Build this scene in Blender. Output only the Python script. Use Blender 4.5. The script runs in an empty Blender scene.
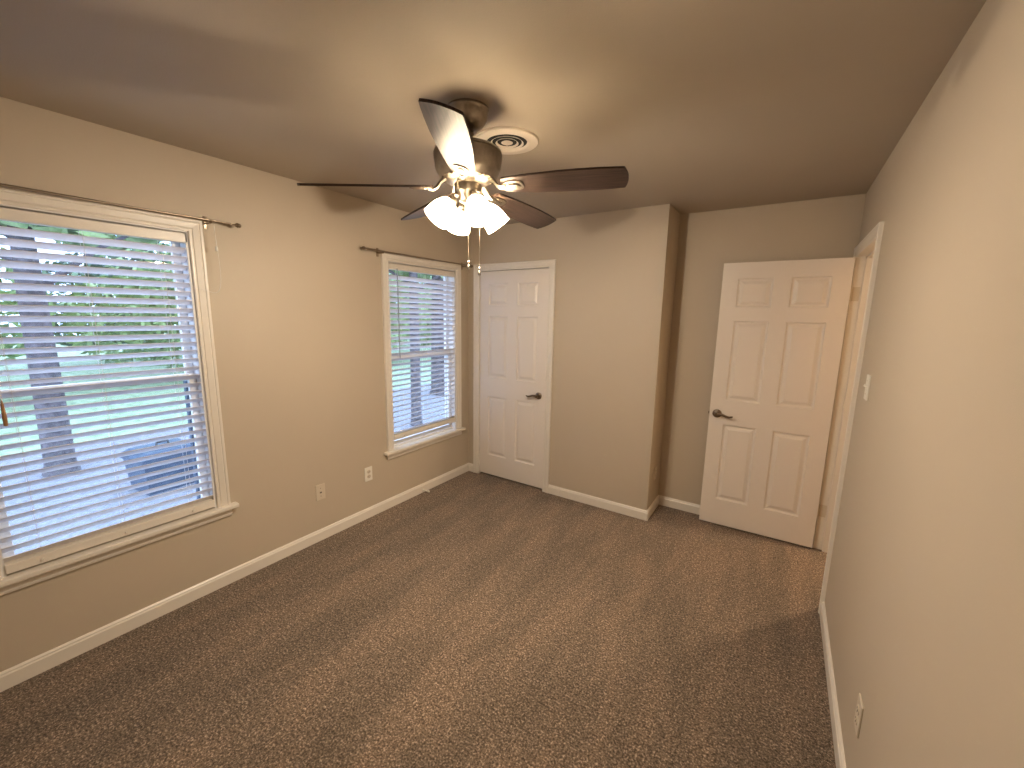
import bpy, bmesh, math, random
from mathutils import Vector, Matrix
random.seed(7)
PI = math.pi
S = bpy.context.scene
C = S.collection

# ------------------------------------------------------------------ camera
cam_data = bpy.data.cameras.new('camera')
cam = bpy.data.objects.new('camera', cam_data); C.objects.link(cam)
cam_data.sensor_width = 36.0
cam_data.lens = 411.48 / 1024 * 36.0
cam_data.clip_start = 0.02; cam_data.clip_end = 200
yaw, pitch, roll = math.radians(33.3453), math.radians(-9.4835), math.radians(0.9732)
fwd = Vector((-math.sin(yaw)*math.cos(pitch), math.cos(yaw)*math.cos(pitch), math.sin(pitch)))
rt = Vector((math.cos(yaw), math.sin(yaw), 0)); up = rt.cross(fwd)
r2 = rt*math.cos(roll) + up*math.sin(roll); u2 = -rt*math.sin(roll) + up*math.cos(roll)
cam.matrix_world = Matrix(((r2.x, u2.x, -fwd.x, 2.6762), (r2.y, u2.y, -fwd.y, 0.1681), (r2.z, u2.z, -fwd.z, 1.6410), (0, 0, 0, 1)))
S.camera = cam

# ------------------------------------------------------------------ world, view
W_ = bpy.data.worlds.new('world'); S.world = W_; W_.use_nodes = True
bg = W_.node_tree.nodes['Background']
bg.inputs['Color'].default_value = (0.50, 0.66, 1.0, 1)
bg.inputs['Strength'].default_value = 4.6
S.view_settings.view_transform = 'Standard'; S.view_settings.look = 'None'
S.view_settings.gamma = 1.0; S.view_settings.use_curve_mapping = False
S.view_settings.exposure = 0.6

LAMP_W = 23.0            # each of the four fan bulbs
LAMP_COL = (1.0, 0.86, 0.68)
HALL_W = 56.0

# ------------------------------------------------------------------ room measures (metres)
H = 2.456; D = 3.419; W = 3.015; B = 1.877; D2 = 3.788; Y0 = -0.62
DY0, DY1, DH = 2.952, 3.712, 2.052       # entry doorway
CX0, CX1, CH = 0.141, 0.906, 2.055       # closet doorway
WZ0, WZ1 = 0.50, 2.046                   # window openings
WINS = [(0.308, 1.110), (2.420, 3.223)]
CW = 0.065

# ------------------------------------------------------------------ materials
def mat(name, col, rough=0.5, metal=0.0, spec=0.5, noise=None, bump=None, emit=None, coat=0.0):
    m = bpy.data.materials.new(name); m.use_nodes = True
    nt = m.node_tree; b = nt.nodes['Principled BSDF']
    b.inputs['Base Color'].default_value = (*col, 1); b.inputs['Roughness'].default_value = rough
    b.inputs['Metallic'].default_value = metal; b.inputs['Specular IOR Level'].default_value = spec
    b.inputs['Coat Weight'].default_value = coat
    tc = nt.nodes.new('ShaderNodeTexCoord')
    if noise:
        scale, col2, lo, hi = noise
        n = nt.nodes.new('ShaderNodeTexNoise'); n.inputs['Scale'].default_value = scale; n.inputs['Detail'].default_value = 4
        nt.links.new(tc.outputs['Object'], n.inputs['Vector'])
        r = nt.nodes.new('ShaderNodeValToRGB')
        r.color_ramp.elements[0].position = lo; r.color_ramp.elements[1].position = hi
        r.color_ramp.elements[0].color = (*col, 1); r.color_ramp.elements[1].color = (*col2, 1)
        nt.links.new(n.outputs['Fac'], r.inputs['Fac']); nt.links.new(r.outputs['Color'], b.inputs['Base Color'])
    if bump:
        scale, dist = bump
        n = nt.nodes.new('ShaderNodeTexNoise'); n.inputs['Scale'].default_value = scale; n.inputs['Detail'].default_value = 3
        nt.links.new(tc.outputs['Object'], n.inputs['Vector'])
        bp = nt.nodes.new('ShaderNodeBump'); bp.inputs['Distance'].default_value = dist; bp.inputs['Strength'].default_value = 1
        nt.links.new(n.outputs['Fac'], bp.inputs['Height']); nt.links.new(bp.outputs['Normal'], b.inputs['Normal'])
    if emit:
        b.inputs['Emission Color'].default_value = (*emit[0], 1); b.inputs['Emission Strength'].default_value = emit[1]
    return m

M = {}
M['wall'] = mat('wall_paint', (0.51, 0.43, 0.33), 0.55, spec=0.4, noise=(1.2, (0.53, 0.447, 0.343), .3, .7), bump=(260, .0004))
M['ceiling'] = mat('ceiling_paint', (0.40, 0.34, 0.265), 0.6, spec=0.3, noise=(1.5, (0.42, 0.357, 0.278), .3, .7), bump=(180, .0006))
M['trim'] = mat('white_trim_paint', (0.76, 0.70, 0.62), 0.35, spec=0.5)
M['door'] = mat('white_door_paint', (0.77, 0.70, 0.63), 0.38, spec=0.5, bump=(90, .0003))
M['blind'] = mat('white_blind_vinyl', (0.80, 0.78, 0.80), 0.4)
M['cord'] = mat('white_cord', (0.75, 0.72, 0.68), 0.8)
M['nickel'] = mat('brushed_nickel', (0.30, 0.26, 0.215), 0.34, metal=1.0, noise=(60, (0.36, 0.315, 0.26), .3, .7))
M['bronze'] = mat('aged_nickel', (0.22, 0.17, 0.13), 0.32, metal=1.0)
M['rod'] = mat('rod_metal', (0.34, 0.27, 0.20), 0.35, metal=1.0)
M['plate'] = mat('white_plastic', (0.80, 0.76, 0.68), 0.35)
M['beige'] = mat('beige_plastic', (0.62, 0.54, 0.43), 0.4)
M['dark'] = mat('dark_slot', (0.03, 0.025, 0.02), 0.6)
M['black'] = mat('black_duct_shade', (0.02, 0.017, 0.014), 0.9)
M['vent'] = mat('white_vent_metal', (0.70, 0.62, 0.52), 0.4)
M['wand'] = mat('wood_wand', (0.35, 0.18, 0.07), 0.5)
M['wandgrey'] = mat('clear_grey_plastic', (0.30, 0.29, 0.29), 0.3)
M['alu'] = mat('window_vinyl', (0.78, 0.76, 0.74), 0.4)
M['bark'] = mat('tree_bark', (0.05, 0.04, 0.04), 0.9, noise=(14, (0.15, 0.12, 0.12), .35, .65), bump=(25, .02))
M['leaf'] = mat('tree_leaves', (0.14, 0.21, 0.08), 0.6, noise=(3, (0.42, 0.52, 0.22), .35, .65))
M['leaf_dark'] = mat('dark_leaves', (0.06, 0.10, 0.06), 0.6, noise=(3, (0.18, 0.26, 0.14), .35, .65))
M['bluebin'] = mat('dark_blue_plastic', (0.022, 0.045, 0.085), 0.4)
M['brick'] = mat('pale_siding', (0.50, 0.48, 0.47), 0.7)

def node_mat(name):
    m = bpy.data.materials.new(name); m.use_nodes = True
    return m, m.node_tree, m.node_tree.nodes, m.node_tree.links

# walnut, grain along the blade
m, nt, N, L = node_mat('dark_walnut'); b = N['Principled BSDF']
tc = N.new('ShaderNodeTexCoord'); mp = N.new('ShaderNodeMapping'); mp.inputs['Scale'].default_value = (2.5, 45, 10)
nz = N.new('ShaderNodeTexNoise'); nz.inputs['Scale'].default_value = 3; nz.inputs['Detail'].default_value = 6
rp = N.new('ShaderNodeValToRGB'); rp.color_ramp.elements[0].position = .3; rp.color_ramp.elements[1].position = .72
rp.color_ramp.elements[0].color = (0.026, 0.017, 0.013, 1); rp.color_ramp.elements[1].color = (0.075, 0.047, 0.036, 1)
L.new(tc.outputs['Object'], mp.inputs['Vector']); L.new(mp.outputs['Vector'], nz.inputs['Vector'])
L.new(nz.outputs['Fac'], rp.inputs['Fac']); L.new(rp.outputs['Color'], b.inputs['Base Color'])
b.inputs['Roughness'].default_value = 0.40; b.inputs['Specular IOR Level'].default_value = 0.22
M['walnut'] = m

# carpet: two tones of tuft plus faint vacuum tracks, tufts as bump
m, nt, N, L = node_mat('brown_carpet'); b = N['Principled BSDF']; b.inputs['Roughness'].default_value = 1.0
b.inputs['Specular IOR Level'].default_value = 0.05
b.inputs['Sheen Weight'].default_value = 0.15
tc = N.new('ShaderNodeTexCoord')
def noise(scale, detail=2, rough=.5, vec=None):
    n = N.new('ShaderNodeTexNoise'); n.inputs['Scale'].default_value = scale; n.inputs['Detail'].default_value = detail
    n.inputs['Roughness'].default_value = rough; L.new(vec or tc.outputs['Object'], n.inputs['Vector']); return n
def ramp(src, stops):
    r = N.new('ShaderNodeValToRGB'); e = r.color_ramp.elements
    e[0].position, e[0].color = stops[0][0], (*stops[0][1], 1); e[1].position, e[1].color = stops[-1][0], (*stops[-1][1], 1)
    for p, c in stops[1:-1]:
        k = e.new(p); k.color = (*c, 1)
    L.new(src, r.inputs['Fac']); return r
n0 = noise(38, 2, .6); n1_ = noise(115, 4, .75)
mxn = N.new('ShaderNodeMix'); mxn.data_type = 'FLOAT'; mxn.inputs[0].default_value = .14
L.new(n1_.outputs['Fac'], mxn.inputs[2]); L.new(n0.outputs['Fac'], mxn.inputs[3])
r1 = ramp(mxn.outputs[0], [(.365, (.035, .024, .015)), (.46, (.130, .091, .060)), (.54, (.23, .166, .117)), (.645, (.64, .49, .37))])
mpv = N.new('ShaderNodeMapping'); mpv.inputs['Rotation'].default_value = (0, 0, math.radians(35)); mpv.inputs['Scale'].default_value = (3.2, 0.8, 1)
L.new(tc.outputs['Object'], mpv.inputs['Vector'])
n2 = noise(1.5, 3, .6, mpv.outputs['Vector'])
r2_ = ramp(n2.outputs['Fac'], [(.38, (.84, .85, .85)), (.5, (1, 1, 1)), (.60, (1.18, 1.15, 1.13))])
mx = N.new('ShaderNodeMix'); mx.data_type = 'RGBA'; mx.blend_type = 'MULTIPLY'; mx.inputs[0].default_value = 1
L.new(r1.outputs['Color'], mx.inputs[6]); L.new(r2_.outputs['Color'], mx.inputs[7]); L.new(mx.outputs[2], b.inputs['Base Color'])
n3 = noise(170, 3, .7); bp = N.new('ShaderNodeBump'); bp.inputs['Distance'].default_value = .008; bp.inputs['Strength'].default_value = .9
L.new(n3.outputs['Fac'], bp.inputs['Height']); L.new(bp.outputs['Normal'], b.inputs['Normal'])
M['carpet'] = m

# lawn with litter
m, nt, N, L = node_mat('lawn_grass'); b = N['Principled BSDF']; b.inputs['Roughness'].default_value = .95
tc = N.new('ShaderNodeTexCoord')
n1 = noise(6, 8, .7)
r1 = ramp(n1.outputs['Fac'], [(.3, (.14, .19, .10)), (.5, (.27, .34, .19)), (.7, (.42, .47, .31))])
L.new(r1.outputs['Color'], b.inputs['Base Color']); M['lawn'] = m
m, nt, N, L = node_mat('pale_patio_with_leaf_litter'); b = N['Principled BSDF']; b.inputs['Roughness'].default_value = .9
tc = N.new('ShaderNodeTexCoord')
n1 = noise(22, 6, .75)
r1 = ramp(n1.outputs['Fac'], [(.30, (.05, .05, .05)), (.40, (.20, .19, .205)), (.62, (.27, .26, .28)), (.75, (.42, .45, .40))])
L.new(r1.outputs['Color'], b.inputs['Base Color']); M['patio'] = m

# window glass: mostly clear, a little mirror
m, nt, N, L = node_mat('window_glass'); N.remove(N['Principled BSDF'])
tr = N.new('ShaderNodeBsdfTransparent'); tr.inputs['Color'].default_value = (.93, .96, .97, 1)
gl = N.new('ShaderNodeBsdfGlossy'); gl.inputs['Roughness'].default_value = .02
ms = N.new('ShaderNodeMixShader'); ms.inputs[0].default_value = .05
L.new(tr.outputs[0], ms.inputs[1]); L.new(gl.outputs[0], ms.inputs[2]); L.new(ms.outputs[0], N['Material Output'].inputs['Surface'])
M['glass'] = m

# lit frosted lamp glass: lets the bulb's light through and glows
m, nt, N, L = node_mat('lit_frosted_glass'); N.remove(N['Principled BSDF'])
tr = N.new('ShaderNodeBsdfTransparent'); tr.inputs['Color'].default_value = (1, .97, .93, 1)
tl = N.new('ShaderNodeBsdfTranslucent'); tl.inputs['Color'].default_value = (.80, .76, .68, 1)
em = N.new('ShaderNodeEmission'); em.inputs['Color'].default_value = (1.0, .86, .66, 1); em.inputs['Strength'].default_value = 3.0
ms = N.new('ShaderNodeMixShader'); ms.inputs[0].default_value = .88
ad = N.new('ShaderNodeAddShader')
L.new(tr.outputs[0], ms.inputs[1]); L.new(tl.outputs[0], ms.inputs[2])
L.new(ms.outputs[0], ad.inputs[0]); L.new(em.outputs[0], ad.inputs[1]); L.new(ad.outputs[0], N['Material Output'].inputs['Surface'])
M['shade'] = m
m, nt, N, L = node_mat('bulb_glow'); N.remove(N['Principled BSDF'])
tr = N.new('ShaderNodeBsdfTransparent'); em = N.new('ShaderNodeEmission')
em.inputs['Color'].default_value = (1.0, .85, .62, 1); em.inputs['Strength'].default_value = 6
ad = N.new('ShaderNodeAddShader'); L.new(tr.outputs[0], ad.inputs[0]); L.new(em.outputs[0], ad.inputs[1])
L.new(ad.outputs[0], N['Material Output'].inputs['Surface']); M['bulb'] = m
M['hallglass'] = mat('hall_lamp_glass', (.9, .88, .8), .4, emit=((1, .8, .55), 4))

# ------------------------------------------------------------------ mesh helpers
class MB:
    def __init__(s): s.bm = bmesh.new()
    def box(s, x0, x1, y0, y1, z0, z1, bevel=0, mtx=None):
        r = bmesh.ops.create_cube(s.bm, size=1)
        vs = r['verts']
        for v in vs:
            v.co = Vector((x0 + (v.co.x+.5)*(x1-x0), y0 + (v.co.y+.5)*(y1-y0), z0 + (v.co.z+.5)*(z1-z0)))
        if bevel:
            es = list({e for v in vs for e in v.link_edges})
            r = bmesh.ops.bevel(s.bm, geom=es, offset=bevel, segments=2, affect='EDGES', profile=.5)
            vs = list({v for f in r['faces'] for v in f.verts} | {v for v in vs if v.is_valid})
        if mtx is not None:
            for v in vs: v.co = mtx @ v.co
        return s
    def lathe(s, prof, seg=32, mtx=None, close=True):
        """prof: (r, z) from one end to the other about local z"""
        rings = []
        for r, z in prof:
            if r < 1e-6: rings.append([s.bm.verts.new((0, 0, z))])
            else: rings.append([s.bm.verts.new((r*math.cos(2*PI*i/seg), r*math.sin(2*PI*i/seg), z)) for i in range(seg)])
        for a, b in zip(rings, rings[1:]):
            for i in range(seg):
                j = (i+1) % seg
                if len(a) == 1 and len(b) == 1: continue
                if len(a) == 1: f = (a[0], b[i], b[j])
                elif len(b) == 1: f = (a[i], a[j], b[0])
                else: f = (a[i], a[j], b[j], b[i])
                try: s.bm.faces.new(f)
                except ValueError: pass
        if mtx is not None:
            for ring in rings:
                for v in ring: v.co = mtx @ v.co
        return s
    def tube(s, pts, rad, seg=10, flat=None):
        """pts polyline, rad number or list; flat = (fx, fy) squash factors"""
        pts = [Vector(p) for p in pts]; n = len(pts)
        rads = rad if isinstance(rad, (list, tuple)) else [rad]*n
        ref = None; rings = []
        for i, p in enumerate(pts):
            t = (pts[min(i+1, n-1)] - pts[max(i-1, 0)]).normalized()
            if ref is None:
                ref = Vector((0, 0, 1)) if abs(t.z) < .9 else Vector((1, 0, 0))
            a = (ref - t*ref.dot(t)).normalized(); c = t.cross(a); ref = a
            fa, fc = flat or (1, 1)
            rings.append([s.bm.verts.new(p + (a*math.cos(2*PI*k/seg)*fa + c*math.sin(2*PI*k/seg)*fc)*rads[i]) for k in range(seg)])
        for a, b in zip(rings, rings[1:]):
            for k in range(seg): s.bm.faces.new((a[k], a[(k+1) % seg], b[(k+1) % seg], b[k]))
        s.bm.faces.new(rings[0][::-1]); s.bm.faces.new(rings[-1])
        return s
    def loft(s, rings, closed=False, caps=True):
        """rings: lists of points (each ring a closed polygon)"""
        R = [[s.bm.verts.new(p) for p in r] for r in rings]
        n = len(R[0])
        for a, b in zip(R, R[1:]):
            for k in range(n): s.bm.faces.new((a[k], a[(k+1) % n], b[(k+1) % n], b[k]))
        if caps: s.bm.faces.new(R[0][::-1]); s.bm.faces.new(R[-1])
        return s
    def quad(s, *p): s.bm.faces.new([s.bm.verts.new(q) for q in p]); return s
    def prism(s, poly, z0, z1):
        return s.loft([[(x, y, z0) for x, y in poly], [(x, y, z1) for x, y in poly]])
    def done(s, name, material, parent=None, smooth=False, fix=True):
        if fix: bmesh.ops.recalc_face_normals(s.bm, faces=s.bm.faces)
        me = bpy.data.meshes.new(name); s.bm.to_mesh(me); s.bm.free()
        if smooth:
            for p in me.polygons: p.use_smooth = True
            try: me.set_sharp_from_angle(angle=math.radians(40))
            except Exception: pass
        me.materials.append(material)
        o = bpy.data.objects.new(name, me); C.objects.link(o)
        if parent is not None: o.parent = parent
        return o

def tag(o, label, cat, group=None, kind=None):
    o['label'] = label; o['category'] = cat
    if group: o['group'] = group
    if kind: o['kind'] = kind
    return o
def thing(name, label, cat, loc=(0, 0, 0), rz=0, group=None, kind=None):
    o = bpy.data.objects.new(name, None); C.objects.link(o); o.empty_display_size = .05
    o.location = loc; o.rotation_euler = (0, 0, rz)
    return tag(o, label, cat, group, kind)
def struct(name, mb, m, label, cat, smooth=False): return tag(mb.done(name, m, smooth=smooth), label, cat, kind='structure')

# ------------------------------------------------------------------ room shell
T = 0.13
HX1, HY0, HY1 = 4.25, 2.30, 4.60            # hallway beyond the door
mb = MB().box(-.13, W+T+.0, Y0-T, D2+T, -.12, 0).box(W+T, HX1+.1, HY0-.1, HY1+.1, -.12, 0)
struct('floor', mb, M['carpet'], 'brown speckled cut-pile carpet covering the whole bedroom floor', 'floor')
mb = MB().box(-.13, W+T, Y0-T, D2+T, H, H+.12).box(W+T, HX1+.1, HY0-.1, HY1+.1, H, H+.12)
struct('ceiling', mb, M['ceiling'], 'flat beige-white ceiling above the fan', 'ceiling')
mb = MB(); ys = [Y0-T]
for a, b_ in WINS: ys += [a, b_]
ys.append(D2+T)
for i in range(0, len(ys), 2): mb.box(-.13, 0, ys[i], ys[i+1], 0, H)
for a, b_ in WINS: mb.box(-.13, 0, a, b_, 0, WZ0-.03).box(-.13, 0, a, b_, WZ1, H)
struct('wall_left', mb, M['wall'], 'beige wall holding both windows and their blinds', 'wall')
mb = MB().box(0, CX0-.02, D, D+.12, 0, H).box(CX1+.02, B-.12, D, D+.12, 0, H).box(CX0-.02, CX1+.02, D, D+.12, CH+.02, H)
mb.box(B-.12, B, D, D2, 0, H)
struct('wall_back', mb, M['wall'], 'beige closet wall with projecting corner, between closet door and alcove', 'wall')
struct('wall_alcove', MB().box(0, W+T, D2, D2+T, 0, H), M['wall'], 'recessed beige wall behind the open white door', 'wall')
mb = MB().box(W, W+T, Y0-T, DY0-.02, 0, H).box(W, W+T, DY1+.02, D2, 0, H).box(W, W+T, DY0-.02, DY1+.02, DH+.02, H)
struct('wall_right', mb, M['wall'], 'long beige wall on the right with light switch and outlet', 'wall')
struct('wall_front', MB().box(0, W, Y0-T, Y0, 0, H), M['wall'], 'beige wall behind the viewer', 'wall')
mb = MB().box(HX1, HX1+.1, HY0, HY1, 0, H).box(W+T, HX1, HY0-.1, HY0, 0, H).box(W+T, HX1, HY1, HY1+.1, 0, H)
mb.box(W+T-.13, W+T, D2+T, HY1, 0, H)
struct('wall_hallway', mb, M['wall'], 'beige hallway walls beyond the open doorway', 'wall')

# baseboards: profile extruded along a run.
BBP = [(0, 0), (.014, 0), (.014, .064), (.010, .070), (.010, .076), (.004, .083), (0, .083)]
def bb(mb, p, q, nrm, e0=0, e1=0):
    """run p->q on the wall plane, nrm = into the room; e0/e1 lengthen with depth (mitres)"""
    p, q, n = Vector((*p, 0)), Vector((*q, 0)), Vector((*nrm, 0)); d = (q-p).normalized()
    ring = lambda o, s, e: [tuple(o + n*h + d*s*e*h + Vector((0, 0, z))) for h, z in BBP]
    mb.loft([ring(p, -1, e0), ring(q, 1, e1)]); return mb
struct('baseboard_left', bb(MB(), (0, Y0), (0, D), (1, 0), -1, -1), M['trim'], 'long white baseboard running under both windows', 'baseboard')
mb = bb(MB(), (0, D), (CX0-CW, D), (0, -1), -1, 0); bb(mb, (CX1+CW, D), (B, D), (0, -1), 0, 1)
struct('baseboard_back', mb, M['trim'], 'white baseboard along the closet wall to its projecting corner', 'baseboard')
mb = bb(MB(), (B, D), (B, D2), (1, 0), 1, -1); bb(mb, (B, D2), (W, D2), (0, -1), -1, -1)
struct('baseboard_alcove', mb, M['trim'], 'short white baseboard around the alcove beside the open door', 'baseboard')
struct('baseboard_right', bb(MB(), (W, Y0), (W, DY0-CW), (-1, 0), -1, 0), M['trim'], 'white baseboard along the right wall below the outlet', 'baseboard')
struct('baseboard_front', bb(MB(), (0, Y0), (W, Y0), (0, 1), -1, -1), M['trim'], 'white baseboard along the wall behind the viewer', 'baseboard')

# casings: profile swept with mitres around an opening.  (u outward, h off the wall)
CSP = [(.000, 0), (.000, .010), (.004, .013), (.012, .013), (.016, .010), (.020, .014), (.044, .018), (.048, .016), (.053, .020), (.062, .020), (.065, .016), (.065, 0)]
def casing(a0, a1, z0, z1, fn):
    mb = MB(); rings = []
    for a, z, sa, sz in ((a0, z0, -1, 0), (a0, z1, -1, 1), (a1, z1, 1, 1), (a1, z0, 1, 0)):
        rings.append([fn(a+sa*u, z+sz*u, h) for u, h in CSP])
    return mb.loft(rings)
struct('trim_1', casing(*WINS[0], WZ0, WZ1, lambda a, z, h: (h, a, z)), M['trim'], 'white grooved casing around the large near window', 'trim')
struct('trim_2', casing(*WINS[1], WZ0, WZ1, lambda a, z, h: (h, a, z)), M['trim'], 'white casing around the far window next to the closet', 'trim')
mb = casing(CX0, CX1, 0, CH, lambda a, z, h: (a, D-h, z))
mb.box(CX0-.02, CX0, D, D+.12, 0, CH+.02).box(CX1, CX1+.02, D, D+.12, 0, CH+.02).box(CX0, CX1, D, D+.12, CH, CH+.02)
mb.box(CX0, CX0+.012, D+.042, D+.075, 0, CH).box(CX1-.012, CX1, D+.042, D+.075, 0, CH).box(CX0, CX1, D+.042, D+.075, CH-.012, CH)
struct('trim_3', mb, M['trim'], 'white casing and jamb around the closed closet door', 'trim')
mb = casing(DY0, DY1, 0, DH, lambda a, z, h: (W-h, a, z))
mb.box(W, W+T, DY0-.02, DY0, 0, DH+.02).box(W, W+T, DY1, DY1+.02, 0, DH+.02).box(W, W+T, DY0, DY1, DH, DH+.02)
mb.box(W+.042, W+.078, DY0, DY0+.012, 0, DH).box(W+.042, W+.078, DY1-.022, DY1, 0, DH).box(W+.042, W+.078, DY0, DY1, DH-.012, DH)
ent = struct('trim_4', mb, M['trim'], 'white casing and jamb around the open doorway in the right wall', 'trim')

# ------------------------------------------------------------------ six-panel doors
def panel_face(mb, w, h, y, sgn):
    """one face of a six panel leaf at local y, recess direction sgn (+1 goes to +y)"""
    xs = [0, .104, .325, .432, .653, w]; zs = [0, .210, .820, 1.012, 1.612, 1.712, 1.917, h]
    pan = {(1, 1), (3, 1), (1, 3), (3, 3), (1, 5), (3, 5)}
    for i in range(5):
        for j in range(7):
            x0, x1, z0, z1 = xs[i], xs[i+1], zs[j], zs[j+1]
            if (i, j) not in pan:
                mb.quad((x0, y, z0), (x1, y, z0), (x1, y, z1), (x0, y, z1)); continue
            steps = [(0, 0), (.003, .008), (.010, .012), (.018, .012), (.040, .003)]
            prev = None
            for ins, dp in steps:
                r = [(x0+ins, y+sgn*dp, z0+ins), (x1-ins, y+sgn*dp, z0+ins), (x1-ins, y+sgn*dp, z1-ins), (x0+ins, y+sgn*dp, z1-ins)]
                if prev:
                    for k in range(4): mb.quad(prev[k], prev[(k+1) % 4], r[(k+1) % 4], r[k])
                prev = r
            mb.quad(*prev)
def door_leaf(w, h, th):
    mb = MB(); panel_face(mb, w, h, 0, 1); panel_face(mb, w, h, th, -1)
    mb.quad((0, 0, 0), (0, th, 0), (0, th, h), (0, 0, h)); mb.quad((w, 0, 0), (w, th, 0), (w, th, h), (w, 0, h))
    mb.quad((0, 0, 0), (w, 0, 0), (w, th, 0), (0, th, 0)); mb.quad((0, 0, h), (w, 0, h), (w, th, h), (0, th, h))
    bmesh.ops.remove_doubles(mb.bm, verts=mb.bm.verts, dist=1e-5)
    return mb
def lever(parent, x, z, y, out, side, m):
    """lever handle: out = -1 faces local -y; side = direction of the lever in x"""
    rot = Matrix.Translation((x, y, z)) @ Matrix.Rotation(PI/2 if out < 0 else -PI/2, 4, 'X')
    h = MB().lathe([(0, -.001), (.033, -.001), (.033, .004), (.028, .010), (.016, .013), (.0, .013)], 32, rot).done('door_handle', m, parent, smooth=True)
    MB().lathe([(0, .010), (.011, .010), (.010, .034), (.013, .040), (.013, .052), (.009, .056), (0, .056)], 20, rot).done('handle_neck', m, h, smooth=True)
    yy = y + out*.047
    pts = [(x - side*.004, yy, z), (x+side*.020, yy, z+.004), (x+side*.042, yy, z+.003), (x+side*.065, yy+out*.003, z-.006),
           (x+side*.086, yy+out*.002, z-.011), (x+side*.102, yy-out*.002, z-.008), (x+side*.112, yy-out*.004, z-.003)]
    MB().tube(pts, [.011, .010, .0095, .009, .0085, .008, .004], 12, (1, .62)).done('lever', m, h, smooth=True)
    return h
# closet door
LW, LH, LT = .757, 2.03, .035
d1 = door_leaf(LW, LH, LT).done('door_1', M['door'])
d1.location = (CX0+.004, D+.006, .018)
tag(d1, 'closed white six-panel closet door with lever handle beside the far window', 'door', kind='structure')
lever(d1, LW-.072, .893, 0, -1, -1, M['bronze'])
for z in (.20, 1.02, 1.82):
    mb = MB().tube([(-.004, -.008, z-.045), (-.004, -.008, z+.045)], .0055, 10).tube([(-.004, -.008, z-.05), (-.004, -.008, z-.045)], .004, 8).tube([(-.004, -.008, z+.045), (-.004, -.008, z+.05)], .004, 8)
    mb.done('hinge', M['trim'], d1, smooth=True)
# entry door, open into the room, hinge edge at the far jamb
d2 = door_leaf(LW, LH, LT).done('door_2', M['door'])
ang = math.radians(1.1367)
hx, hy = 2.9975, 3.6709
d2.location = (hx-LW*math.cos(ang), hy-LW*math.sin(ang), .015); d2.rotation_euler = (0, 0, ang)
tag(d2, 'open white six-panel entry door standing in front of the alcove wall', 'door', kind='structure')
lever(d2, .054, .900, 0, -1, 1, M['bronze']); lever(d2, .054, .900, LT, 1, 1, M['bronze'])
MB().box(-.002, .001, .007, .028, .872, .928).box(-.010, -.001, .012, .023, .890, .908, .002).done('latch', M['bronze'], d2)
for z in (.28, 1.80):
    mb = MB().tube([(LW+.006, .036, z-.045), (LW+.006, .036, z+.045)], .006, 10).box(LW+.0005, LW+.003, .004, .034, z-.045, z+.045)
    mb.done('hinge', M['beige'], d2, smooth=True)
    mb = MB().box(W-.004, W+.034, DY1-.003, DY1-.0005, z-.03, z+.06)
    mb.done('hinge_leaf', M['beige'], ent)

# ------------------------------------------------------------------ windows
def window(n, y0, y1, label):
    w = MB(); xo, xi = -.125, -.045
    # reveal lining
    w.box(-.13, 0, y0, y0+.012, WZ0, WZ1).box(-.13, 0, y1-.012, y1, WZ0, WZ1).box(-.13, 0, y0+.012, y1-.012, WZ1-.012, WZ1)
    w.box(-.13, -.035, y0+.012, y1-.012, WZ0-.03, WZ0+.02)
    w.box(-.125, -.110, y0+.012, y0+.028, WZ0+.02, WZ1-.012).box(-.125, -.110, y1-.028, y1-.012, WZ0+.02, WZ1-.012)
    w = w.done('window_%d' % n, M['alu']); tag(w, label, 'window', kind='structure')
    zm = 1.275
    def sash(x0, x1, z0, z1, nm):
        a, b_ = y0+.014, y1-.014; f = .035
        s = MB().box(x0, x1, a, a+f, z0, z1, .002).box(x0, x1, b_-f, b_, z0, z1, .002).box(x0, x1, a+f, b_-f, z0, z0+.028, .002).box(x0, x1, a+f, b_-f, z1-f, z1, .002).done(nm, M['alu'], w)
        MB().box((x0+x1)/2-.002, (x0+x1)/2+.002, a+f-.004, b_-f+.004, z0+.024, z1-f+.004).done('pane', M['glass'], s)
    sash(-.108, -.080, zm-.018, WZ1-.013, 'upper_sash'); sash(-.078, -.050, WZ0+.021, zm+.018, 'lower_sash')
    st = MB()
    st.box(-.036, .045, y0-CW-.035, y1+CW+.035, WZ0-.024, WZ0, .005)
    st.done('window_sill', M['trim'], w)
    # apron moulding
    pr = [(0, 0), (.012, .004), (.016, .018), (.012, .040), (.018, .050), (0, .050)]
    z = WZ0-.074
    MB().loft([[(h+.0005, yy, z+zz) for h, zz in pr] for yy in (y0-CW-.005, y1+CW+.005)]).done('apron', M['trim'], w)
    return w
window(1, *WINS[0], 'large near white double-hung window behind lowered blinds')
window(2, *WINS[1], 'far white double-hung window beside the closet door')

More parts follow.
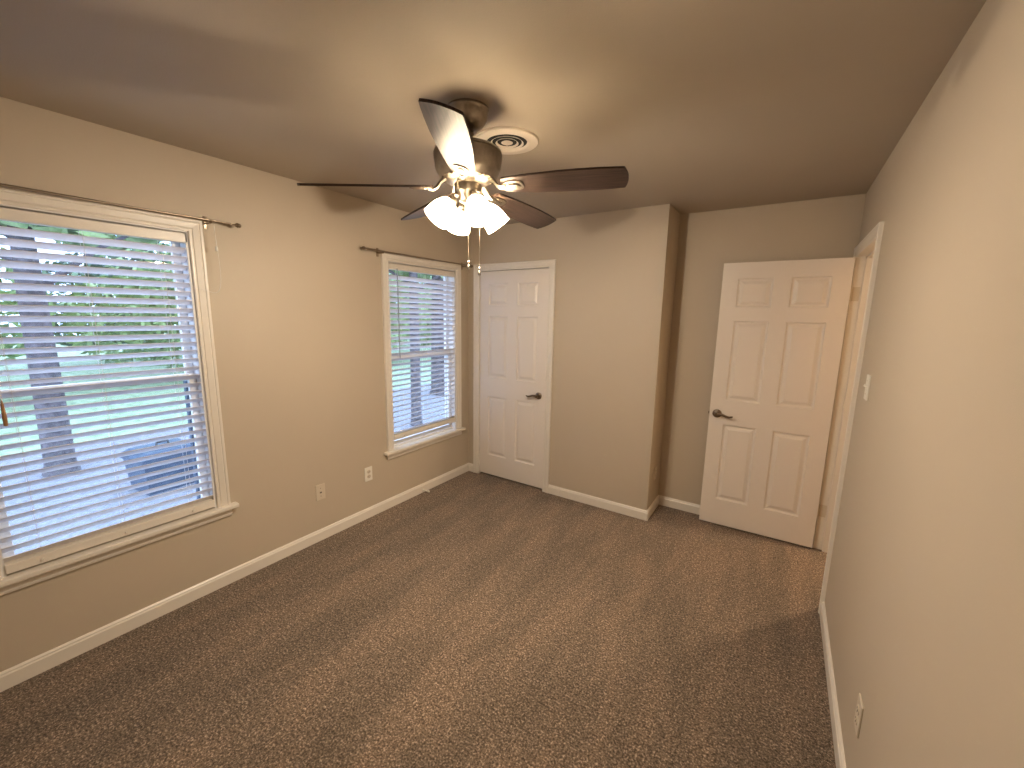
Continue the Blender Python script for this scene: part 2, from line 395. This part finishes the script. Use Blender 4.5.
def blind(y0, y1, zbot, label, tilt=(44, 29, 29), wand_y=None, wand_z=1.25, wand_m='cord'):
    yc = (y0+y1)/2; hw = (y1-y0)/2 - .008
    t = thing('window_blind', label, 'blind', (-.012, yc, zbot), 0, None)
    top = WZ1 - zbot
    # head valance
    pr = [(-.020, top-.060), (.008, top-.060), (.012, top-.056), (.012, top-.006), (.008, top-.001), (-.020, top-.001)]
    MB().loft([[(x, yy, z) for x, z in pr] for yy in (-hw-.002, hw+.002)]).done('valance', M['trim'], t)
    # slats
    sl = MB(); pitch = .0445; z = .062; zs = []
    while z < top-.075:
        zs.append(z); z += pitch
    w2 = .025; th = .0014
    for k, z in enumerate(zs):
        f = (z-.06)/(top-.13); a = math.radians(tilt[0]+(tilt[1]-tilt[0])*f*2 if f < .5 else tilt[1]+(tilt[2]-tilt[1])*(f*2-1))
        tt = a + math.radians(random.uniform(-1.2, 1.2)); dz = random.uniform(-.0008, .0008)
        ring = []
        for s, h in ((-1, -1), (-.5, -.2), (0, 0), (.5, -.2), (1, -1)):
            ring.append((s*w2, h*.0012+th))
        ring += [(s_, z_-2*th) for s_, z_ in ring[::-1]]
        pts = [(-.006 + s*math.cos(tt) - h*math.sin(tt), s*math.sin(tt)+h*math.cos(tt) + z + dz) for s, h in ring]
        sl.loft([[(x, -hw+.004, zz) for x, zz in pts], [(x, hw-.004, zz) for x, zz in pts]])
    sl.done('slats', M['blind'], t)
    MB().box(-.030, .020, -hw+.003, hw-.003, .004, .046, .004).done('bottom_rail', M['trim'], t)
    for yy in (-hw*.72, 0, hw*.72):
        c = MB()
        for x in (-.033, .020): c.tube([(x, yy, .046), (x, yy, top-.06)], .0009, 6)
        c.done('ladder_cord', M['cord'], t)
        MB().lathe([(0, 0), (.006, .0), (.007, .004), (.004, .010), (0, .010)], 12, Matrix.Translation((.019, yy, .024)) @ Matrix.Rotation(PI/2, 4, 'Y')).done('cord_plug', M['trim'], t, smooth=True)
    return t, hw, top
t1, hw1, top1 = blind(*WINS[0], .506, 'white horizontal blind lowered fully over the large near window', (44, 30, 30))
# wooden tassel on pull cord at the near end
MB().tube([(.030, -hw1+.080, top1-.05), (.032, -hw1+.080, .74)], .001, 6).done('tassel_cord', M['cord'], t1)
MB().lathe([(0, 0), (.007, .002), (.008, .02), (.005, .055), (.002, .065), (0, .065)], 14, Matrix.Translation((.032, -hw1+.078, .645)) @ Matrix.Diagonal((.9, .9, 1.7, 1))).done('tassel', M['wand'], t1, smooth=True)
# lift cord looped up over the curtain-rod bracket
cy1 = (WINS[0][0]+WINS[0][1])/2
def loc1(x, y, z): return (x+.012, y-cy1, z-.506)
pts = []
P0, P1, P2, P3 = Vector(loc1(.075, 1.205, 2.085)), Vector(loc1(.075, 1.24, 1.60)), Vector(loc1(.045, 1.20, 1.76)), Vector(loc1(.025, 1.095, 1.76))
for k in range(15):
    s = k/14; pts.append(P0*(1-s)**3 + P1*3*s*(1-s)**2 + P2*3*s*s*(1-s) + P3*s**3)
MB().tube(pts, .0011, 6).tube([loc1(.02, 1.095, 1.76), loc1(.016, 1.092, 1.99)], .0011, 6).done('lift_cord', M['cord'], t1)
MB().lathe([(0, 0), (.007, 0), (.006, .02), (.002, .026), (0, .026)], 12, Matrix.Translation(loc1(.076, 1.208, 1.955))).tube([loc1(.076, 1.208, 1.98), loc1(.076, 1.207, 2.09)], .0009, 6).done('cord_tassel', M['plate'], t1, smooth=True)

t2, hw2, top2 = blind(*WINS[1], .575, 'white horizontal blind over the far window, bottom rail raised above the sill', (27, 30, 36))
MB().tube([(.026, -hw2+.075, top2-.05), (.028, -hw2+.075, top2-.09), (.030, -hw2+.078, .70)], .004, 8).done('tilt_wand', M['wandgrey'], t2, smooth=True)
MB().tube([(.026, hw2-.045, top2-.05), (.027, hw2-.045, .95)], .0013, 6).tube([(.026, hw2-.055, top2-.05), (.027, hw2-.050, .95)], .0013, 6).done('lift_cord', M['cord'], t2)
MB().lathe([(0, 0), (.008, 0), (.006, .025), (.002, .032), (0, .032)], 12, Matrix.Translation((.027, hw2-.048, .92))).done('cord_tassel', M['plate'], t2, smooth=True)

# ------------------------------------------------------------------ curtain rods
def curtain_rod(y0, y1, z, brk, label, sag=0):
    t = thing('curtain_rod', label, 'curtain rod', (0, 0, z)); x = .068; ym = (y0+y1)/2
    MB().tube([(x, y0, 0), (x, ym+.1, 0)], .0065, 12).done('rod', M['rod'], t, smooth=True)
    MB().tube([(x, ym, 0), (x, y1, .004)], .0050, 12).done('rod', M['rod'], t, smooth=True)
    for y, s in ((y0, -1), (y1, 1)):
        rot = Matrix.Translation((x, y, 0)) @ Matrix.Rotation(-s*PI/2, 4, 'X')
        MB().lathe([(.0, -.002), (.008, -.002), (.009, .004), (.006, .008), (.005, .020), (.010, .028), (.014, .036), (.010, .040), (.012, .046), (.007, .052), (0, .054)], 16, rot).done('finial', M['rod'], t, smooth=True)
    for y in brk:
        mb = MB().box(.0005, .004, y-.010, y+.010, -.035, .030, .001).tube([(.002, y, -.008), (.050, y, -.010), (.068, y, -.012)], .004, 8)
        mb.tube([(x+.010, y, .006), (x+.011, y, -.003), (x+.006, y, -.0115), (x-.002, y, -.0125), (x-.009, y, -.008), (x-.011, y, .004)], .003, 8)
        mb.done('bracket', M['rod'], t, smooth=True)
    return t
curtain_rod(.03, 1.290, 2.108, (.10, 1.195), 'thin bronze curtain rod across the top of the large near window')
curtain_rod(2.19, 3.345, 2.102, (2.325, 3.315), 'thin bronze curtain rod above the far window')

# ------------------------------------------------------------------ wall plates
def plate(name, label, cat, loc, rz, kind, m):
    """local +y is out of the wall"""
    t = thing(name, label, cat, loc, rz)
    MB().box(-.035, .035, -.001, .006, -.0575, .0575, .0025).done('cover_plate', m, t)
    if kind == 'duplex':
        for s in (-1, 1):
            prof = [(.0165*math.copysign(min(1, abs(math.cos(k*PI/12))*1.05), math.cos(k*PI/12)), .0145*math.sin(k*PI/12)) for k in range(24)]
            r = MB().loft([[(x, yy, z+s*.0195) for x, z in prof] for yy in (.004, .0085)]).done('receptacle', M['beige'], t)
            MB().box(-.0075, -.0055, .0075, .0090, s*.0195-.001, s*.0195+.007).box(.0055, .0075, .0075, .0090, s*.0195-.001, s*.0195+.006).lathe([(0, 0), (.0025, 0), (.0025, .0015), (0, .0015)], 10, Matrix.Translation((0, .0075, s*.0195-.007)) @ Matrix.Rotation(-PI/2, 4, 'X')).done('slots', M['dark'], r)
        MB().lathe([(0, 0), (.003, 0), (.002, .0015), (0, .0015)], 12, Matrix.Translation((0, .006, 0)) @ Matrix.Rotation(-PI/2, 4, 'X')).done('screw', M['beige'], t)
    elif kind == 'jack':
        MB().box(-.010, .010, .004, .0085, -.012, .012, .001).done('jack', m, t)
        MB().box(-.006, .006, .0080, .0090, -.007, .003).done('jack_opening', M['dark'], t)
        for s in (-1, 1): MB().lathe([(0, 0), (.003, 0), (.003, .001), (0, .001)], 10, Matrix.Translation((0, .006, s*.030)) @ Matrix.Rotation(-PI/2, 4, 'X')).done('screw', M['bronze'], t)
    elif kind == 'switch':
        MB().box(-.005, .005, .005, .008, -.012, .012, .0008).done('switch_slot', m, t)
        MB().box(-.0045, .0045, .004, .018, -.002, .008, .001, Matrix.Rotation(math.radians(18), 4, 'X')).done('toggle', m, t)
        for s in (-1, 1): MB().lathe([(0, 0), (.003, 0), (.002, .0015), (0, .0015)], 12, Matrix.Translation((0, .006, s*.030)) @ Matrix.Rotation(-PI/2, 4, 'X')).done('screw', M['beige'], t)
    return t
plate('wall_outlet', 'white duplex outlet below the far window on the left wall', 'outlet', (0, 2.160, .366), -PI/2, 'duplex', M['plate'])
plate('phone_jack', 'beige phone jack plate, nearer the viewer than the white outlet', 'jack plate', (0, 1.748, .363), -PI/2, 'jack', M['beige'])
plate('wall_outlet', 'outlet seen edge-on low on the long right wall', 'outlet', (W, 1.797, .343), PI/2, 'duplex', M['beige'])
plate('wall_outlet', 'outlet on the shadowed side of the projecting closet corner', 'outlet', (B, 3.605, .345), -PI/2, 'duplex', M['beige'])
plate('light_switch', 'white toggle light switch on the right wall beside the doorway', 'light switch', (W, 2.612, 1.343), PI/2, 'switch', M['plate'])

# small door stop poking out of the left baseboard
t = thing('door_stop', 'small white door stop on the left baseboard below the far window', 'door stop', (.014, 2.735, .028))
MB().lathe([(0, -.001), (.010, -.001), (.009, .004), (.0, .004)], 14, Matrix.Rotation(PI/2, 4, 'Y')).done('base', M['plate'], t, smooth=True)
MB().tube([(.002, 0, 0), (.025, .010, -.006), (.048, .022, -.011)], .0055, 10).done('stem', M['plate'], t, smooth=True)
MB().tube([(.046, .0205, -.0105), (.060, .028, -.014)], [.010, .009], 12).done('tip', M['plate'], t, smooth=True)

# ------------------------------------------------------------------ ceiling vent
t = thing('ceiling_vent', 'round white ceiling air vent with concentric rings behind the fan', 'vent', (1.478, 1.911, H))
MB().lathe([(.150, 0.0), (.150, -.003), (.146, -.008), (.118, -.012), (.104, -.013), (.098, -.010), (.094, -.001)], 48).done('flange', M['vent'], t, smooth=True)
MB().lathe([(.0, -.0005), (.104, -.0005), (.104, -.0035), (0, -.0035)], 48).done('duct_shade_disc', M['black'], t)  # flat black disc paints the shade of a duct recess, no hole behind
for r in (.078, .054):
    MB().lathe([(r-.008, -.0060), (r, -.0125), (r+.0012, -.0118), (r-.0068, -.0055), (r-.008, -.0060)], 48).done('louver_ring', M['vent'], t, smooth=True)
MB().lathe([(0, -.010), (.024, -.011), (.028, -.009), (.022, -.006), (0, -.006)], 32).done('center_cone', M['vent'], t, smooth=True)
MB().tube([(0, 0, -.003), (0, 0, -.008)], .004, 8).done('center_post', M['vent'], t)
MB().tube([(0, 0, -.010), (0, 0, -.030)], .0018, 8).done('damper_pin', M['vent'], t)

# ------------------------------------------------------------------ ceiling fan
FX, FY, FZ = 1.5164, 1.5751, 2.1383
fan = thing('ceiling_fan', 'brushed nickel ceiling fan with five dark walnut blades and four lit glass shades', 'ceiling fan', (FX, FY, FZ))
cz = H - FZ
MB().lathe([(0, cz), (.083, cz), (.084, cz-.008), (.080, cz-.014), (.080, cz-.022), (.075, cz-.045), (.060, cz-.068), (.036, cz-.082), (.020, cz-.086), (0, cz-.086)], 48).done('canopy', M['nickel'], fan, smooth=True)
MB().lathe([(0, cz-.084), (.022, cz-.086), (.024, cz-.094), (.020, cz-.102), (.013, cz-.106), (.013, .180), (0, .180)], 24).done('downrod', M['bronze'], fan, smooth=True)
MB().lathe([(0, .186), (.030, .186), (.034, .178), (.100, .172), (.126, .165), (.136, .158), (.138, .152), (.134, .149), (.140, .145), (.139, .128), (.132, .085), (.124, .070), (.108, .056), (.106, .051), (.102, .053), (.092, .042), (.060, .030), (0, .030)], 56).done('motor_housing', M['nickel'], fan, smooth=True)
# screws and slots on the underside ring
for k in range(10):
    a = 2*PI*(k+.5)/10
    MB().tube([(.100*math.cos(a), .100*math.sin(a), .055), (.103*math.cos(a), .103*math.sin(a), .045)], .006, 8).done('motor_screw', M['bronze'], fan)
AZ0 = 4.0388
DAZ = [.0126, -.0070, .0081, .0030, -.0168]; DROOP = [-.0479, .0410, -.0101, -.0187, .0357]
BP_ = -0.2684
def blade_mesh():
    pr = [(.150, .034), (.158, .044), (.20, .0505), (.28, .058), (.38, .0640), (.46, .0665), (.54, .0655), (.60, .0625), (.628, .0600)]
    top = [(x, y) for x, y in pr]
    tip = [(.628+.014*(1-(k/5)**2), .060*k/5) for k in (4, 3, 2, 1, 0, -1, -2, -3, -4)]
    poly = top + tip + [(x, -y) for x, y in pr[::-1]]
    return MB().prism(poly, -.0042, .0042)
for i in range(5):
    a = AZ0 + i*2*PI/5 + DAZ[i]
    slope = DROOP[i] + .0269*math.cos(a) - .0041*math.sin(a)
    bl = blade_mesh().done('blade', M['walnut'], fan)
    slope -= .034
    bl.matrix_local = Matrix.Translation((0, 0, .024)) @ Matrix.Rotation(a, 4, 'Z') @ Matrix.Rotation(-math.atan(slope), 4, 'Y') @ Matrix.Rotation(BP_, 4, 'X')
    # iron: spade plate under the blade and a curved arm up to the motor
    pl = [(.150, .012), (.165, .022), (.180, .028), (.215, .030), (.232, .024), (.240, .012)]
    poly = pl + [(x, -y) for x, y in pl[::-1]]
    ir = MB(); ir.prism(poly, -.0085, -.0035)
    rib = [(.150, .006), (.175, .012), (.212, .014), (.226, .006)]
    ir.prism(rib + [(x, -y) for x, y in rib[::-1]], -.013, -.008)
    ir.tube([(.166, 0, -.008), (.148, 0, -.012), (.130, 0, -.004), (.112, .0, .018), (.095, .0, .030)], [.016, .015, .013, .014, .018], 12, (.55, 1))
    for sx, sy in ((.180, .017), (.180, -.017), (.226, 0)):
        ir.lathe([(0, -.0115), (.004, -.0105), (.005, -.0085), (0, -.0085)], 10, Matrix.Translation((sx, sy, 0)))
    ir.done('blade_iron', M['nickel'], bl, smooth=True)
# light kit
lk = MB().lathe([(0, .052), (.040, .052), (.040, .046), (.056, .044), (.057, .004), (.052, -.004), (.046, -.010), (.044, -.026), (.034, -.036), (.020, -.042), (.012, -.050), (.014, -.060), (.010, -.070), (.013, -.076), (.006, -.086), (0, -.088)], 40).done('light_kit', M['nickel'], fan, smooth=True)
for k in range(4):
    a = math.radians(-31 + 90*k); tl = math.radians(40)
    # local frame: -z along the shade axis (down and out)
    Mx = Matrix.Rotation(a, 4, 'Z') @ Matrix.Translation((.065, 0, -.029)) @ Matrix.Rotation(-tl, 4, 'Y')
    ca, sa = math.cos(a), math.sin(a)
    MB().tube([(.040*ca, .040*sa, -.016), (.055*ca, .055*sa, -.012), (.066*ca, .066*sa, -.018), (.076*ca, .076*sa, -.036)], .009, 12).lathe([(0, .004), (.016, .004), (.024, -.004), (.026, -.020), (.024, -.024), (0, -.024)], 24, Mx).done('lamp_arm', M['nickel'], lk, smooth=True)
    MB().lathe([(.022, -.014), (.026, -.022), (.036, -.036), (.045, -.056), (.050, -.078), (.052, -.098), (.055, -.116), (.0535, -.1165), (.0505, -.098), (.0485, -.078), (.0435, -.056), (.0345, -.036), (.0245, -.022)], 40, Mx).done('lamp_shade', M['shade'], lk, smooth=True)
    MB().lathe([(0, -.022), (.012, -.024), (.014, -.044), (.024, -.062), (.027, -.076), (.022, -.092), (.010, -.101), (0, -.103)], 24, Mx).done('light_bulb', M['bulb'], lk, smooth=True)
    ld = bpy.data.lights.new('bulb_light', 'POINT'); ld.energy = LAMP_W; ld.color = LAMP_COL; ld.shadow_soft_size = .022
    lo = bpy.data.objects.new('bulb_light', ld); C.objects.link(lo); lo.parent = fan
    lo.location = Mx @ Vector((0, 0, -.100))
# pull chains
for (ax, ay, zend) in ((-.033, .042, -.300), (.042, .024, -.332)):
    c = MB(); c.tube([(ax*.8, ay*.8, -.018), (ax, ay, -.024)], .0025, 8)
    z = -.024
    c.tube([(ax, ay, -.022), (ax, ay, zend+.036)], .0008, 6)
    while z > zend+.038:
        bmesh.ops.create_icosphere(c.bm, subdivisions=1, radius=.0019, matrix=Matrix.Translation((ax, ay, z))); z -= .0052
    c = c.done('pull_chain', M['nickel'], fan, smooth=True)
    MB().lathe([(0, .036), (.003, .036), (.006, .030), (.0045, .026), (.0025, .022), (.006, .014), (.0075, .006), (.005, 0), (0, 0)], 16, Matrix.Translation((ax, ay, zend))).done('chain_fob', M['nickel'], c, smooth=True)

# ------------------------------------------------------------------ hallway lamp
t = thing('ceiling_lamp', 'round flush hallway lamp beyond the open doorway', 'ceiling lamp', (3.66, 3.82, H))
MB().lathe([(0, 0), (.11, 0), (.11, -.015), (.10, -.02), (0, -.02)], 32).done('base', M['nickel'], t, smooth=True)
MB().lathe([(.098, -.02), (.095, -.045), (.07, -.07), (.03, -.083), (0, -.085)], 32).done('lamp_shade', M['hallglass'], t, smooth=True)
ld = bpy.data.lights.new('hall_light', 'POINT'); ld.energy = HALL_W; ld.color = (1, .78, .54); ld.shadow_soft_size = .05
lo = bpy.data.objects.new('hall_light', ld); C.objects.link(lo); lo.parent = t; lo.location = (0, 0, -.15)

# ------------------------------------------------------------------ outdoors
GZ = -.30
struct('ground', MB().box(-40, -5.6, -25, 45, GZ-.2, GZ), M['lawn'], 'bright green lawn outside the windows', 'lawn')
struct('patio', MB().box(-5.6, -.14, -25, 45, GZ-.2, GZ-.002), M['patio'], 'pale patio strewn with leaf litter outside the windows', 'patio')
def leaf_cloud(mb, c, rad, n, size, rng):
    for _ in range(n):
        while True:
            p = Vector((rng.uniform(-1, 1), rng.uniform(-1, 1), rng.uniform(-1, 1)))
            if p.length < 1: break
        p = p.normalized() * p.length**.5
        q = Vector(c) + Vector((p.x*rad[0], p.y*rad[1], p.z*rad[2]))
        a = Vector((rng.gauss(0, 1), rng.gauss(0, 1), rng.gauss(0, .6))).normalized(); b2 = a.orthogonal().normalized()
        s = size*rng.uniform(.6, 1.4)
        mb.quad(q-a*s, q+b2*s*.5, q+a*s, q-b2*s*.5)
def tree(name, label, x, y, trunk_r, trunk_h, crown, seed, group=None, m='leaf', n=2600, size=.09, lean=0):
    rng = random.Random(seed)
    t = thing(name, label, 'tree', (x, y, GZ), 0, group)
    pts = [(0, 0, -.02), (0, 0, .12), (lean*.2, .0, trunk_h*.3), (lean*.5, 0, trunk_h*.6), (lean, 0, trunk_h)]
    tk = MB().tube(pts, [trunk_r*1.35, trunk_r*1.08, trunk_r, trunk_r*.9, trunk_r*.6], 14)
    for k in range(6):
        a = rng.uniform(0, 2*PI); z = trunk_h*rng.uniform(.6, 1)
        tk.tube([(lean*.7, 0, z), (lean*.7+.8*math.cos(a), .8*math.sin(a), z+.5), (lean+1.5*math.cos(a), 1.5*math.sin(a), z+.8)], [trunk_r*.35, trunk_r*.2, trunk_r*.1], 8)
    tk.done('trunk', M['bark'], t, smooth=True)
    cr = MB()
    for (dx, dy, dz, r, rzz) in crown: leaf_cloud(cr, (dx, dy, dz), (r, r, rzz), n//len(crown), size, rng)
    cr.done('foliage', M[m], t, fix=False)
    return t
big = [(0, 0, 3.7, 1.15, .9), (.4, .5, 3.3, .8, .7), (-.4, -.5, 3.4, .8, .7)]
tree('tree', 'thick grey tree trunk seen through the near window blind', -4.38, 1.12, .125, 3.4, big, 1, n=3600, size=.11)
tree('tree', 'slim grey tree trunk seen through the far window blind', -2.62, 5.16, .085, 3.6, big, 2, n=3000, size=.10)
tree('tree', 'broad dark trunk behind the slim one outside the far window', -4.3, 7.60, .24, 4.0, big, 3, n=3000, size=.11)
low = [(0, 0, 1.7, 1.6, 1.5), (.3, 1.2, 2.0, 1.3, 1.3), (-.3, -1.2, 1.6, 1.3, 1.2), (0, .1, 3.6, 1.9, 1.5)]
rows = [(-11.5 + (.8 if k % 2 else 0), -5.6 + 5.3*k, 1.0, 'leaf') for k in range(7)] + [(-17.0, -8.6 + 7.2*k, 1.35, 'leaf_dark') for k in range(7)]
for k, (x, y, sc, m) in enumerate(rows):
    tree('tree', 'leafy tree across the lawn outside the windows', x, y, .14*sc, 3.0*sc, [(a*sc, b_*sc, c*sc, d*sc, e*sc) for a, b_, c, d, e in low], 20+k, 'trees across the lawn', m, 6500, .10*sc)
# covered bins
t = thing('storage_bin', 'dark blue lidded bin on the patio outside the near window', 'bin', (-2.95, 1.70, GZ), math.radians(6))
MB().loft([[(-.20, -.24, 0), (.20, -.24, 0), (.20, .24, 0), (-.20, .24, 0)], [(-.24, -.27, .36), (.24, -.27, .36), (.24, .27, .36), (-.24, .27, .36)]]).done('body', M['bluebin'], t)
MB().loft([[(-.26, -.29, .36), (.26, -.29, .36), (.26, .29, .36), (-.26, .29, .36)], [(-.26, -.29, .40), (.26, -.29, .40), (.26, .29, .40), (-.26, .29, .40)], [(-.20, -.22, .45), (.20, -.22, .45), (.20, .22, .45), (-.20, .22, .45)]]).done('lid', M['bluebin'], t)
MB().tube([(0, -.06, .45), (0, -.05, .50), (0, .05, .50), (0, .06, .45)], .012, 8).done('handle', M['dark'], t, smooth=True)
# porch post just outside the near window
t = tag(MB().box(-1.04, -.99, 1.345, 1.395, GZ, 1.12, .006).box(-1.055, -.975, 1.33, 1.41, GZ, GZ+.08, .006).done('garden_post', M['bluebin']), 'slim dark post just outside the right edge of the near window', 'post')
